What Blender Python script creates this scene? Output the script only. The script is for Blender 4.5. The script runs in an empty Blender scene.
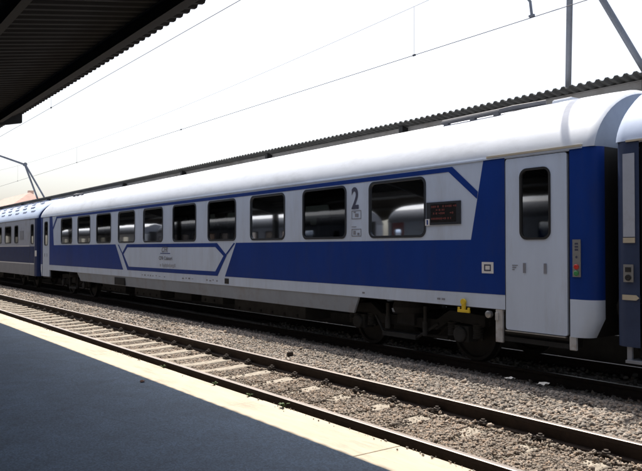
import bpy, bmesh, math, random
import numpy as np
from mathutils import Vector, Matrix

R = math.radians
scene = bpy.context.scene
col = scene.collection
random.seed(7)
rng = np.random.default_rng(11)

# ------------------------------------------------------------------ camera
cam_d = bpy.data.cameras.new("camera")
cam = bpy.data.objects.new("camera", cam_d)
col.objects.link(cam)
cam_d.sensor_width = 36.0
cam_d.lens = 36.0 * 700.0 / 642.0
cam_d.clip_start = 0.05
cam_d.clip_end = 3000
YAW, PITCH = R(36.47), R(1.06)
cam.location = (0, 0, 1.75)
cam.rotation_euler = (R(90) + PITCH, 0, R(90) - YAW)
scene.camera = cam

# ------------------------------------------------------------------ light
SUN_EL, SUN_AZ = R(64.0), R(27.0)             # azimuth measured from -x towards +y
sv = Vector((-math.cos(SUN_AZ) * math.cos(SUN_EL), math.sin(SUN_AZ) * math.cos(SUN_EL), math.sin(SUN_EL)))
world = bpy.data.worlds.new("World")
scene.world = world
world.use_nodes = True
wn = world.node_tree.nodes
wl = world.node_tree.links
bg = wn["Background"]
sky = wn.new("ShaderNodeTexSky")
sky.sky_type = 'NISHITA'
sky.sun_disc = False
sky.sun_elevation = SUN_EL
sky.sun_rotation = math.atan2(sv.x, sv.y)
sky.air_density = 1.0
sky.dust_density = 4.5
sky.ozone_density = 0.6
hz = wn.new("ShaderNodeHueSaturation")       # hazy summer sky: paler than the clear-air model
hz.inputs["Saturation"].default_value = 0.6
wl.new(sky.outputs[0], hz.inputs["Color"])
wl.new(hz.outputs[0], bg.inputs[0])
bg.inputs[1].default_value = 0.15
sun_d = bpy.data.lights.new("sun", 'SUN')
sun_d.energy = 4.5
sun_d.angle = R(0.53)
sun_d.color = (1.0, 0.93, 0.82)
sun = bpy.data.objects.new("sun", sun_d)
col.objects.link(sun)
sun.rotation_euler = sv.to_track_quat('Z', 'Y').to_euler()
sun.location = (-20, 10, 40)

scene.view_settings.view_transform = 'Standard'
scene.view_settings.look = 'None'
scene.view_settings.exposure = 0.66
scene.view_settings.gamma = 1.0
scene.view_settings.use_curve_mapping = False

# ------------------------------------------------------------------ materials
def mat(name, c, rough=0.6, metal=0.0, var=0.12, scale=6.0, bump=0.0, bscale=60.0, spec=0.5, stretch=None, dirt=None, dscale=2.0, dlo=.5, dhi=.75):
    m = bpy.data.materials.new(name)
    m.use_nodes = True
    n, l = m.node_tree.nodes, m.node_tree.links
    p = n["Principled BSDF"]
    p.inputs["Roughness"].default_value = rough
    p.inputs["Metallic"].default_value = metal
    p.inputs["Specular IOR Level"].default_value = spec
    tc = n.new("ShaderNodeTexCoord")
    mp = n.new("ShaderNodeMapping")
    l.new(tc.outputs["Object"], mp.inputs["Vector"])
    if stretch:
        mp.inputs["Scale"].default_value = stretch
    nz = n.new("ShaderNodeTexNoise")
    nz.inputs["Scale"].default_value = scale
    nz.inputs["Detail"].default_value = 6
    nz.inputs["Roughness"].default_value = 0.65
    l.new(mp.outputs[0], nz.inputs["Vector"])
    rp = n.new("ShaderNodeValToRGB")
    rp.color_ramp.elements[0].position = 0.3
    rp.color_ramp.elements[1].position = 0.7
    rp.color_ramp.elements[0].color = tuple(max(0, x * (1 - var)) for x in c) + (1,)
    rp.color_ramp.elements[1].color = tuple(min(1, x * (1 + var)) for x in c) + (1,)
    l.new(nz.outputs["Fac"], rp.inputs[0])
    out = rp.outputs[0]
    if dirt:
        n2 = n.new("ShaderNodeTexNoise")
        n2.inputs["Scale"].default_value = dscale
        n2.inputs["Detail"].default_value = 8
        n2.inputs["Roughness"].default_value = 0.7
        l.new(mp.outputs[0], n2.inputs["Vector"])
        r2 = n.new("ShaderNodeValToRGB")
        r2.color_ramp.elements[0].position = dlo
        r2.color_ramp.elements[1].position = dhi
        l.new(n2.outputs["Fac"], r2.inputs[0])
        mx = n.new("ShaderNodeMixRGB")
        l.new(r2.outputs[0], mx.inputs[0])
        l.new(out, mx.inputs[1])
        mx.inputs[2].default_value = tuple(dirt) + (1,)
        out = mx.outputs[0]
    l.new(out, p.inputs["Base Color"])
    if bump:
        nb = n.new("ShaderNodeTexNoise")
        nb.inputs["Scale"].default_value = bscale
        nb.inputs["Detail"].default_value = 4
        l.new(tc.outputs["Object"], nb.inputs["Vector"])
        bp = n.new("ShaderNodeBump")
        bp.inputs["Strength"].default_value = 0.6
        bp.inputs["Distance"].default_value = bump
        l.new(nb.outputs["Fac"], bp.inputs["Height"])
        l.new(bp.outputs[0], p.inputs["Normal"])
    return m

def stone_mat(name, lo, hi):
    m = bpy.data.materials.new(name)
    m.use_nodes = True
    n, l = m.node_tree.nodes, m.node_tree.links
    p = n["Principled BSDF"]
    p.inputs["Roughness"].default_value = 0.9
    p.inputs["Specular IOR Level"].default_value = 0.2
    g = n.new("ShaderNodeNewGeometry")
    rp = n.new("ShaderNodeValToRGB")
    rp.color_ramp.elements[0].color = lo + (1,)
    rp.color_ramp.elements[1].color = hi + (1,)
    e = rp.color_ramp.elements.new(0.5)
    e.color = tuple((a * .55 + b * .45) for a, b in zip(lo, hi)) + (1,)
    e = rp.color_ramp.elements.new(0.8)
    e.color = (lo[0] * .6 + hi[0] * .5, lo[1] * .55 + hi[1] * .42, lo[2] * .5 + hi[2] * .36, 1)
    l.new(g.outputs["Random Per Island"], rp.inputs[0])
    tc = n.new("ShaderNodeTexCoord")
    nz = n.new("ShaderNodeTexNoise")
    nz.inputs["Scale"].default_value = 1.3
    nz.inputs["Detail"].default_value = 5
    l.new(tc.outputs["Object"], nz.inputs["Vector"])
    mr = n.new("ShaderNodeMapRange")
    mr.inputs[1].default_value = .3
    mr.inputs[2].default_value = .7
    mr.inputs[3].default_value = .72
    mr.inputs[4].default_value = 1.15
    l.new(nz.outputs["Fac"], mr.inputs[0])
    mx = n.new("ShaderNodeMixRGB")
    mx.blend_type = 'MULTIPLY'
    mx.inputs[0].default_value = 1
    l.new(rp.outputs[0], mx.inputs[1])
    l.new(mr.outputs[0], mx.inputs[2])
    l.new(mx.outputs[0], p.inputs["Base Color"])
    return m

def glass_mat(name, tint=(.10, .115, .12), base=.055):
    m = bpy.data.materials.new(name)
    m.use_nodes = True
    n, l = m.node_tree.nodes, m.node_tree.links
    n.remove(n["Principled BSDF"])
    out = n["Material Output"]
    tr = n.new("ShaderNodeBsdfTransparent")
    tr.inputs[0].default_value = tint + (1,)
    gl = n.new("ShaderNodeBsdfGlossy")
    gl.inputs["Roughness"].default_value = 0.03
    gl.inputs["Color"].default_value = (.95, .98, 1, 1)
    fr = n.new("ShaderNodeFresnel")
    fr.inputs["IOR"].default_value = 1.6
    ad = n.new("ShaderNodeMath")
    ad.operation = 'ADD'
    ad.inputs[1].default_value = base
    l.new(fr.outputs[0], ad.inputs[0])
    # slightly wavy panes
    tc = n.new("ShaderNodeTexCoord")
    nz = n.new("ShaderNodeTexNoise")
    nz.inputs["Scale"].default_value = 1.6
    nz.inputs["Detail"].default_value = 1
    l.new(tc.outputs["Object"], nz.inputs["Vector"])
    bp = n.new("ShaderNodeBump")
    bp.inputs["Strength"].default_value = 0.06
    bp.inputs["Distance"].default_value = 0.01
    l.new(nz.outputs["Fac"], bp.inputs["Height"])
    l.new(bp.outputs[0], gl.inputs["Normal"])
    mx = n.new("ShaderNodeMixShader")
    l.new(ad.outputs[0], mx.inputs[0])
    l.new(tr.outputs[0], mx.inputs[1])
    l.new(gl.outputs[0], mx.inputs[2])
    l.new(mx.outputs[0], out.inputs["Surface"])
    return m

def emit_mat(name, c, s):
    m = bpy.data.materials.new(name)
    m.use_nodes = True
    p = m.node_tree.nodes["Principled BSDF"]
    p.inputs["Base Color"].default_value = (c[0] * .3, c[1] * .3, c[2] * .3, 1)
    p.inputs["Emission Color"].default_value = c + (1,)
    p.inputs["Emission Strength"].default_value = s
    return m

M = {}
M['white'] = mat("white_paint", (.56, .645, .79), .38, 0, .06, 2.0, dirt=(.43, .47, .54), dscale=1.8, dlo=.5, dhi=.85, stretch=(1.2, 1, .25), bump=.006, bscale=1.4)
M['blue'] = mat("blue_paint", (.008, .040, .235), .40, 0, .14, 1.2, spec=.14, bump=.006, bscale=1.3, dirt=(.022, .045, .19), dscale=2.2, dlo=.5, dhi=.8, stretch=(1, 1, .3))
M['skirt'] = mat("grey_skirt_paint", (.28, .315, .37), .5, 0, .08, 2.0, dirt=(.22, .195, .17), dscale=3.0, dlo=.5, dhi=.85, stretch=(.7, 1, .5))
M['roof'] = mat("white_roof_paint", (.56, .60, .67), .5, 0, .08, 1.1, dirt=(.33, .35, .38), dscale=1.1, dlo=.48, dhi=.8, bump=.010, bscale=1.6, stretch=(.6, 1.6, 1.6))
M['roof2'] = mat("pale_blue_roof_paint", (.42, .50, .66), .4, 0, .1, 1.3)
M['roofpipe'] = mat('grey_roof_pipe_paint', (.13, .13, .14), .6)
M['capgrey'] = mat('slate_grey_roof_end', (.26, .30, .37), .5, 0, .12, 2)  # roof end faces coloured darker than the rest of the roof
M['rail_shade'] = mat('shade_darkened_rail_head', (.05, .04, .035), .5, .6, .2, 12)  # rail head darkened in colour to stand for the shade under the coach
M['roofrib'] = mat("roof_rib_paint", (.16, .19, .28), .5)
M['slate'] = mat("slate_blue_paint", (.018, .034, .115), .45, 0, .15, 3, spec=.14)
M['slate2'] = mat('dark_slate_paint', (.038, .054, .108), .45, 0, .15, 3, spec=.2)
M['lgrey'] = mat("light_grey_paint", (.40, .43, .50), .45, 0, .1, 2, dirt=(.25, .25, .27), dscale=2)
M['mgrey'] = mat("mid_grey_paint", (.25, .26, .29), .5, 0, .1, 2)
M['tan'] = mat("cream_trim_paint", (.50, .44, .33), .5, 0, .1, 4)
M['dred'] = mat("dark_red_paint", (.22, .03, .025), .4, 0, .15, 2)
M['black'] = mat("black_rubber", (.012, .012, .013), .7, 0, .2, 8)
M['frame'] = mat("dark_window_frame", (.035, .04, .05), .42, .3, .1, 8)
M['under'] = mat("sooty_underframe", (.014, .0135, .0135), .85, 0, .35, 5, bump=.004, bscale=40)
M['under2'] = mat("dusty_underframe_box", (.036, .035, .034), .85, 0, .3, 5, bump=.003, bscale=40)
M['wheel'] = mat("brown_wheel_steel", (.026, .023, .021), .6, .4, .25, 6)
M['tyre'] = mat("worn_tyre_steel", (.25, .24, .23), .35, .9, .2, 8)
M['bracket'] = mat("dirty_white_bracket", (.5, .5, .5), .6, 0, .15, 6, dirt=(.22, .13, .08), dscale=8, dlo=.5, dhi=.8)
M['yellow'] = mat("yellow_paint", (.75, .52, .03), .45, 0, .08, 8)
M['metal'] = mat("brushed_metal", (.36, .36, .36), .4, .7, .1, 20)
M['plate'] = mat("white_plate", (.72, .72, .72), .5, 0, .05, 10)
M['textgrey'] = mat("grey_lettering", (.22, .23, .27), .6)
M['textdark'] = mat("dark_lettering", (.05, .055, .10), .6)
M['red_btn'] = mat("red_button", (.55, .03, .02), .35)
M['green_btn'] = mat("green_button", (.05, .25, .08), .35)
M['interior'] = mat("coach_interior", (.16, .16, .17), .7)
M['seat'] = mat("seat_fabric", (.035, .05, .10), .9, 0, .2, 20)
M['glass'] = glass_mat("window_glass")
M['led'] = emit_mat("red_led_segments", (.22, .045, .04), .06)
M['screen'] = mat("dark_display_screen", (.012, .010, .010), .25, 0, .1, 10)
M['rail_head'] = mat("polished_rail_head", (.30, .265, .245), .42, .7, .1, 12, stretch=(.2, 6, 6))
M['rail_side'] = mat("rusty_rail_web", (.030, .018, .013), .85, 0, .35, 12, bump=.003, bscale=80)
M['sleeper'] = mat("weathered_concrete_sleeper", (.28, .25, .208), .9, 0, .14, 9, bump=.004, bscale=60, dirt=(.14, .115, .09), dscale=7, dlo=.45, dhi=.72)
M['clip'] = mat("rusty_fastening", (.035, .026, .022), .8, .2, .3, 30)
M['bed'] = mat("ballast_bed_dust", (.11, .092, .077), .95, 0, .4, 14, bump=.02, bscale=22)
M['ground'] = mat("dry_ground", (.13, .11, .09), .95, 0, .3, .3)
M['asphalt'] = mat("platform_asphalt", (.078, .120, .182), .82, 0, .16, 3.5, bump=.003, bscale=160, dirt=(.057, .086, .128), dscale=.7, dlo=.45, dhi=.8)
def add_grit(m, crack_scale=.55):
    n, l = m.node_tree.nodes, m.node_tree.links
    p = n["Principled BSDF"]
    src = p.inputs["Base Color"].links[0].from_socket
    tc = [q for q in n if q.type == 'TEX_COORD'][0]
    v = n.new("ShaderNodeTexVoronoi"); v.inputs["Scale"].default_value = 85
    l.new(tc.outputs["Object"], v.inputs["Vector"])
    mr = n.new("ShaderNodeMapRange"); mr.inputs[3].default_value = .70; mr.inputs[4].default_value = 1.32
    sx = n.new("ShaderNodeSeparateColor"); l.new(v.outputs["Color"], sx.inputs[0]); l.new(sx.outputs[0], mr.inputs[0])
    mx = n.new("ShaderNodeMixRGB"); mx.blend_type = 'MULTIPLY'; mx.inputs[0].default_value = 1
    l.new(src, mx.inputs[1]); l.new(mr.outputs[0], mx.inputs[2])
    nz = n.new("ShaderNodeTexNoise"); nz.inputs["Scale"].default_value = 1.5; nz.inputs["Detail"].default_value = 5
    l.new(tc.outputs["Object"], nz.inputs["Vector"])
    va = n.new("ShaderNodeMixRGB"); va.inputs[0].default_value = .22
    l.new(tc.outputs["Object"], va.inputs[1]); l.new(nz.outputs["Color"], va.inputs[2])
    ck = n.new("ShaderNodeTexVoronoi"); ck.feature = 'DISTANCE_TO_EDGE'; ck.inputs["Scale"].default_value = crack_scale
    l.new(va.outputs[0], ck.inputs["Vector"])
    cr = n.new("ShaderNodeMapRange"); cr.inputs[1].default_value = 0.0; cr.inputs[2].default_value = .007; cr.inputs[3].default_value = .84; cr.inputs[4].default_value = 1
    l.new(ck.outputs["Distance"], cr.inputs[0])
    m2 = n.new("ShaderNodeMixRGB"); m2.blend_type = 'MULTIPLY'; m2.inputs[0].default_value = 1
    l.new(mx.outputs[0], m2.inputs[1]); l.new(cr.outputs[0], m2.inputs[2])
    # pale scuffs and drips
    sn = n.new("ShaderNodeTexNoise"); sn.inputs["Scale"].default_value = 9; sn.inputs["Detail"].default_value = 8; sn.inputs["Roughness"].default_value = .75
    mp = n.new("ShaderNodeMapping"); mp.inputs["Scale"].default_value = (.25, 1.0, 1); mp.inputs["Rotation"].default_value = (0, 0, .35)
    l.new(tc.outputs["Object"], mp.inputs["Vector"]); l.new(mp.outputs[0], sn.inputs["Vector"])
    sr = n.new("ShaderNodeMapRange"); sr.inputs[1].default_value = .60; sr.inputs[2].default_value = .74; sr.inputs[4].default_value = .42
    l.new(sn.outputs["Fac"], sr.inputs[0])
    m3 = n.new("ShaderNodeMixRGB"); l.new(sr.outputs[0], m3.inputs[0]); l.new(m2.outputs[0], m3.inputs[1]); m3.inputs[2].default_value = (.16, .19, .225, 1)
    l.new(m3.outputs[0], p.inputs["Base Color"])
add_grit(M['asphalt'])
M['coping'] = mat("pale_concrete_coping", (.45, .395, .315), .9, 0, .10, 6, bump=.004, bscale=90, dirt=(.24, .21, .17), dscale=3.5, dlo=.52, dhi=.8, stretch=(.35, 1.6, 1))
M['wallc'] = mat("platform_wall_concrete", (.035, .034, .034), .9, 0, .3, 3)
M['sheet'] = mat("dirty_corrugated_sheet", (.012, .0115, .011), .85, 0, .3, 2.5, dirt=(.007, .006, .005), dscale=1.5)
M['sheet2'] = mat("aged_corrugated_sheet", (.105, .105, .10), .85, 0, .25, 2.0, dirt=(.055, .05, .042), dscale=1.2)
M['steel'] = mat("dark_canopy_steel", (.014, .0135, .0135), .7, .1, .25, 3)
M['fascia'] = mat("weathered_canopy_channel", (.23, .22, .21), .75, 0, .2, 1.6, dirt=(.14, .12, .10), dscale=1.1)
M['mast'] = mat("galvanised_mast_paint", (.20, .215, .25), .55, .3, .12, 4)
M['wire'] = mat("dull_copper_wire", (.06, .06, .075), .5, .6)
M['insul'] = mat("brown_insulator", (.10, .05, .035), .3)
M['tile'] = mat("haze_paled_clay_tiles", (.47, .32, .275), .9, 0, .15, 1.2, stretch=(1, 1, 3))  # tile colour kept pale in place of distant haze and glare
M['stucco'] = mat("pale_pink_render", (.52, .42, .36), .9, 0, .08, .6)  # wall colour lightened for the same haze and glare
M['paper'] = mat("scrap_paper", (.7, .68, .64), .9)
M['leaf'] = mat("dry_leaf", (.12, .05, .03), .8)
M['weed'] = mat("dusty_weed_leaves", (.06, .095, .03), .8)
M['stone_a'] = stone_mat("ballast_stone_pale", (.185, .168, .152), (.40, .362, .325))
M['stone_b'] = stone_mat("ballast_stone_brown", (.165, .142, .122), (.345, .30, .26))

# ------------------------------------------------------------------ mesh builder
class MB:
    def __init__(s):
        s.v, s.f, s.m = [], [], []
    def poly(s, pts, mi=0):
        b = len(s.v)
        s.v += [tuple(p) for p in pts]
        s.f.append(tuple(range(b, b + len(pts))))
        s.m.append(mi)
    def box(s, lo, hi, mi=0, rot=None, about=None):
        (x0, y0, z0), (x1, y1, z1) = lo, hi
        P = [(x0, y0, z0), (x1, y0, z0), (x1, y1, z0), (x0, y1, z0), (x0, y0, z1), (x1, y0, z1), (x1, y1, z1), (x0, y1, z1)]
        if rot is not None:
            o = Vector(about)
            P = [tuple(rot @ (Vector(p) - o) + o) for p in P]
        b = len(s.v)
        s.v += P
        for q in ((0, 3, 2, 1), (4, 5, 6, 7), (0, 1, 5, 4), (1, 2, 6, 5), (2, 3, 7, 6), (3, 0, 4, 7)):
            s.f.append(tuple(b + i for i in q))
            s.m.append(mi)
    def rings(s, rs, mi=0, closed=True, caps=True):
        """loft a list of equal-length point rings"""
        b = len(s.v)
        n = len(rs[0])
        for r in rs:
            s.v += [tuple(p) for p in r]
        for i in range(len(rs) - 1):
            for j in range(n if closed else n - 1):
                k = (j + 1) % n
                s.f.append((b + i * n + j, b + i * n + k, b + (i + 1) * n + k, b + (i + 1) * n + j))
                s.m.append(mi if not callable(mi) else mi(i, j))
        if caps:
            mm = mi if not callable(mi) else mi(0, 0)
            s.f.append(tuple(b + j for j in range(n))[::-1]); s.m.append(mm)
            s.f.append(tuple(b + (len(rs) - 1) * n + j for j in range(n))); s.m.append(mm)
    def tube(s, path, r, n=8, mi=0, r2=None):
        path = [Vector(p) for p in path]
        rs = []
        for i, p in enumerate(path):
            a = path[max(0, i - 1)]; c = path[min(len(path) - 1, i + 1)]
            t = (c - a).normalized()
            up = Vector((0, 0, 1)) if abs(t.z) < .9 else Vector((1, 0, 0))
            u = t.cross(up).normalized(); w = u.cross(t)
            rr = r if r2 is None else r + (r2 - r) * i / (len(path) - 1)
            rs.append([p + u * math.cos(2 * math.pi * k / n) * rr + w * math.sin(2 * math.pi * k / n) * rr for k in range(n)])
        s.rings(rs, mi)
    def lathe(s, prof, c, axis='y', n=28, mi=0):
        """prof: (r, h) list; axis of revolution through c"""
        rs = []
        for r, h in prof:
            ring = []
            for k in range(n):
                a = 2 * math.pi * k / n
                if axis == 'y':
                    ring.append((c[0] + r * math.cos(a), c[1] + h, c[2] + r * math.sin(a)))
                elif axis == 'x':
                    ring.append((c[0] + h, c[1] + r * math.cos(a), c[2] + r * math.sin(a)))
                else:
                    ring.append((c[0] + r * math.cos(a), c[1] + r * math.sin(a), c[2] + h))
            rs.append(ring)
        s.rings(rs, mi)
    def build(s, name, mats, parent=None, smooth=False, loc=None, bevel=0):
        me = bpy.data.meshes.new(name)
        me.from_pydata(s.v, [], s.f)
        if not isinstance(mats, (list, tuple)):
            mats = [mats]
        for m in mats:
            me.materials.append(m)
        me.polygons.foreach_set("material_index", s.m)
        me.update()
        bm = bmesh.new(); bm.from_mesh(me)
        bmesh.ops.recalc_face_normals(bm, faces=bm.faces)
        bm.to_mesh(me); bm.free()
        if smooth:
            me.polygons.foreach_set("use_smooth", [True] * len(me.polygons))
            me.set_sharp_from_angle(angle=R(38))
        o = bpy.data.objects.new(name, me)
        col.objects.link(o)
        if parent: o.parent = parent
        if loc: o.location = loc
        if bevel:
            b = o.modifiers.new("bevel", 'BEVEL'); b.width = bevel; b.segments = 2; b.limit_method = 'ANGLE'
        return o

def tag(o, label, cat, group=None):
    o["label"] = label; o["category"] = cat
    if group: o["group"] = group
    return o
def empty(name, loc=(0, 0, 0), label=None, cat=None, group=None):
    o = bpy.data.objects.new(name, None)
    o.empty_display_size = .2
    col.objects.link(o)
    o.location = loc
    if label: tag(o, label, cat, group)
    return o
def structure(o, kind="structure"):
    o["kind"] = kind
    return o
def copy_tree(o, parent=None):
    c = o.copy(); col.objects.link(c)
    if parent: c.parent = parent
    for ch in list(o.children): copy_tree(ch, c)
    return c
def rrect(cx, cz, w, h, r, n=6):
    pts = []
    for (sx, sz, a0) in ((1, 1, 0), (-1, 1, 90), (-1, -1, 180), (1, -1, 270)):
        for k in range(n + 1):
            a = R(a0 + 90 * k / n)
            pts.append((cx + sx * (w / 2 - r) + r * math.cos(a), cz + sz * (h / 2 - r) + r * math.sin(a)))
    return pts
def ring_xz(mb, outer, inner, y0, y1, mi=0):
    """a flat frame between two equal-length (x,z) loops, y0 outside face, y1 back"""
    n = len(outer)
    rs = [[(x, y1, z) for x, z in outer], [(x, y0, z) for x, z in outer], [(x, y0, z) for x, z in inner], [(x, y1, z) for x, z in inner]]
    mb.rings(rs, mi, True, False)
def text(name, body, size, loc, m, parent, sgn=-1, align='LEFT', xs=1.0, shear=0, bold=0):
    cu = bpy.data.curves.new(name, 'FONT')
    cu.body = body; cu.size = size; cu.extrude = .001; cu.align_x = align
    cu.shear = shear; cu.offset = bold
    cu.materials.append(m)
    tmp = bpy.data.objects.new(name + "_curve", cu)
    col.objects.link(tmp)
    dg = bpy.context.evaluated_depsgraph_get()
    me = bpy.data.meshes.new_from_object(tmp.evaluated_get(dg))
    bpy.data.objects.remove(tmp)
    me.name = name
    o = bpy.data.objects.new(name, me)
    col.objects.link(o); o.parent = parent
    o.location = loc; o.rotation_euler = (R(90), 0, 0 if sgn < 0 else R(180))
    o.scale = (xs, 1, 1)
    return o

# ------------------------------------------------------------------ ground, platforms, ballast
mb = MB(); mb.box((-900, -700, -1.2), (900, 900, -.62))
structure(mb.build("ground", M['ground']))

def bed_z(x, y):
    base = -.205
    if x < -8.5: base = -.205 - .035 * min(1, (-8.5 - x) / 2.5)
    if y > 6.3:
        t = min(1, (y - 6.3) / .35); base = -.205 + .055 * t
    if y > 7.9:
        t = min(1, (y - 7.9) / .7); base = -.15 - .13 * t
    if y < 4.4:
        base = -.20 + .02 * (4.4 - y)
    return base
def grid_sheet(name, xs, ys, zf, m):
    me = bpy.data.meshes.new(name)
    X, Y = np.meshgrid(xs, ys, indexing='ij')
    Z = np.vectorize(zf)(X, Y) + rng.normal(0, .008, X.shape)
    V = np.stack([X, Y, Z], -1).reshape(-1, 3)
    ny = len(ys)
    F = [(i * ny + j, (i + 1) * ny + j, (i + 1) * ny + j + 1, i * ny + j + 1) for i in range(len(xs) - 1) for j in range(ny - 1)]
    me.from_pydata(V.tolist(), [], F); me.materials.append(m); me.update()
    o = bpy.data.objects.new(name, me); col.objects.link(o)
    me.polygons.foreach_set("use_smooth", [True] * len(me.polygons))
    return structure(o)
xs = np.concatenate([np.linspace(-170, -30, 90), np.linspace(-29.8, 3, 240), np.linspace(4, 30, 20)])
grid_sheet("ballast_bed", xs, np.linspace(3.70, 11.42, 70), bed_z, M['bed'])
grid_sheet("ballast_bed", np.linspace(-170, 30, 120), np.linspace(-13.4, -7.7, 12), lambda x, y: -.26, M['bed'])

mb = MB(); mb.box((-170, -7.8, -.6), (30, 3.245, .23))
structure(mb.build("platform", M['asphalt']))
# coping stones along the platform edge: one strip with joints
mb = MB()
x = -170.0
while x < 30:
    L = 2.0 if x > -45 else 5.0
    j = .002
    jz = random.uniform(-.003, .003); jy = random.uniform(-.004, .004)
    mb.box((x + j, 3.246, -.1), (x + L - j, 3.72 + jy, .232 + jz))
    x += L
mb.box((-170, 3.25, -.6), (30, 3.69, .222))
structure(mb.build("platform_edge", M['coping'], bevel=.008))
mb = MB(); mb.box((-170, 11.4, -.6), (30, 21, .23))
structure(mb.build("far_platform", M['wallc']))
mb = MB(); mb.box((-170, -45, -.6), (30, -13.4, .15))
structure(mb.build("yard", M['ground']))

# ------------------------------------------------------------------ tracks
RH = .172
def rail(name, y, top, x0, x1, label, group=None, head='rail_head'):
    prof = [(-.036, 0), (-.036, -.038), (-.010, -.052), (-.009, -.145), (-.07, -.160), (-.07, -.172),
            (.07, -.172), (.07, -.160), (.009, -.145), (.010, -.052), (.036, -.038), (.036, 0), (.026, .004), (-.026, .004)]
    o = MB()
    n = len(prof)
    ns = 40
    rs = [[(x0 + (x1 - x0) * i / ns, p[0], p[1]) for p in prof] for i in range(ns + 1)]
    o.rings(rs, lambda i, j: 1 if j in (11, 12, 13) else 0)
    ob = o.build(name, [M['rail_side'], M[head]], loc=(0, y, top - .004))
    return tag(ob, label, "rail", group)
rail("steel_rail", 4.56, 0, -170, 30, "rusty steel rail closest to the sunlit platform edge")
rail("steel_rail", 6.065, 0, -170, 30, "shiny-topped rail beside the gravel strip, second from the platform")
rail("steel_rail", 8.98, -.10, -170, 30, "shaded rail under the near wheels of the blue and white coach", head='rail_shade')
rail("steel_rail", 10.485, -.10, -170, 30, "far rail glinting in gaps beneath the coach")
rail("steel_rail", -8.85, -.08, -170, 30, "nearer rail of the track behind the platform")
rail("steel_rail", -10.35, -.08, -170, 30, "farther rail of the track behind the platform")

def make_sleeper(name, label, group, clips=True):
    o = MB()
    prof = [(-1.28, .0), (-1.0, .0), (-.55, -.004), (-.25, -.022), (0, -.028), (.25, -.022), (.55, -.004), (1.0, 0), (1.28, 0)]
    rs = []
    for y, dz in prof:
        wt, wb = .105, .14
        if abs(y) > 1.2: wt, wb = .095, .13
        rs.append([(-wb, y, -.2), (wb, y, -.2), (wb, y, dz - .05), (wt, y, dz), (-wt, y, dz), (-wb, y, dz - .05)])
    o.rings(rs, 0)
    ob = o.build(name, M['sleeper'], bevel=.012)
    tag(ob, label, "sleeper", group)
    if clips:
        c = MB()
        c.box((-.06, -.045, 0), (.06, .045, .022))
        c.lathe([(.022, .02), (.022, .085), (.0, .09)], (0, 0, 0), 'z', 8)
        c.lathe([(.042, .03), (.042, .066), (.014, .07)], (0, 0, 0), 'z', 6)
        c.tube([(-.05, .03, .03), (-.05, -.03, .045), (.05, -.03, .045), (.05, .03, .03)], .012, 6)
        me = None
        for yy in (-.7525 - .115, -.7525 + .115, .7525 - .115, .7525 + .115):
            if me is None:
                k = c.build("rail_clip", M['clip'], ob); me = k.data
            else:
                k = bpy.data.objects.new("rail_clip", me); col.objects.link(k); k.parent = ob
            k.location = (0, yy, 0)
    return ob
SLEEPERS1 = []
for yc, ztop, x_lo, lab, grp in ((5.3125, -.176, -56, "pale concrete sleeper half sunk in gravel under the near track", "sleepers of the near track"),
                          (9.7325, -.276, -30, "shaded concrete sleeper under the coach track", "sleepers of the coach track")):
    proto = make_sleeper("railway_sleeper", lab, grp)
    bare = None
    x = -2.9; first = True
    while x > x_lo:
        if x > -24 and yc < 9:
            o = proto if first else copy_tree(proto)
            first = False
        elif x > -24 and first:
            o = proto; first = False
        else:
            o = proto.copy(); col.objects.link(o)
        xx = x + random.uniform(-.02, .02)
        o.location = (xx, yc + random.uniform(-.03, .03), ztop)
        o.rotation_euler = (0, 0, random.uniform(-.012, .012))
        if yc < 9: SLEEPERS1.append(xx)
        x -= .72
SL = np.array(SLEEPERS1)

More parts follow.
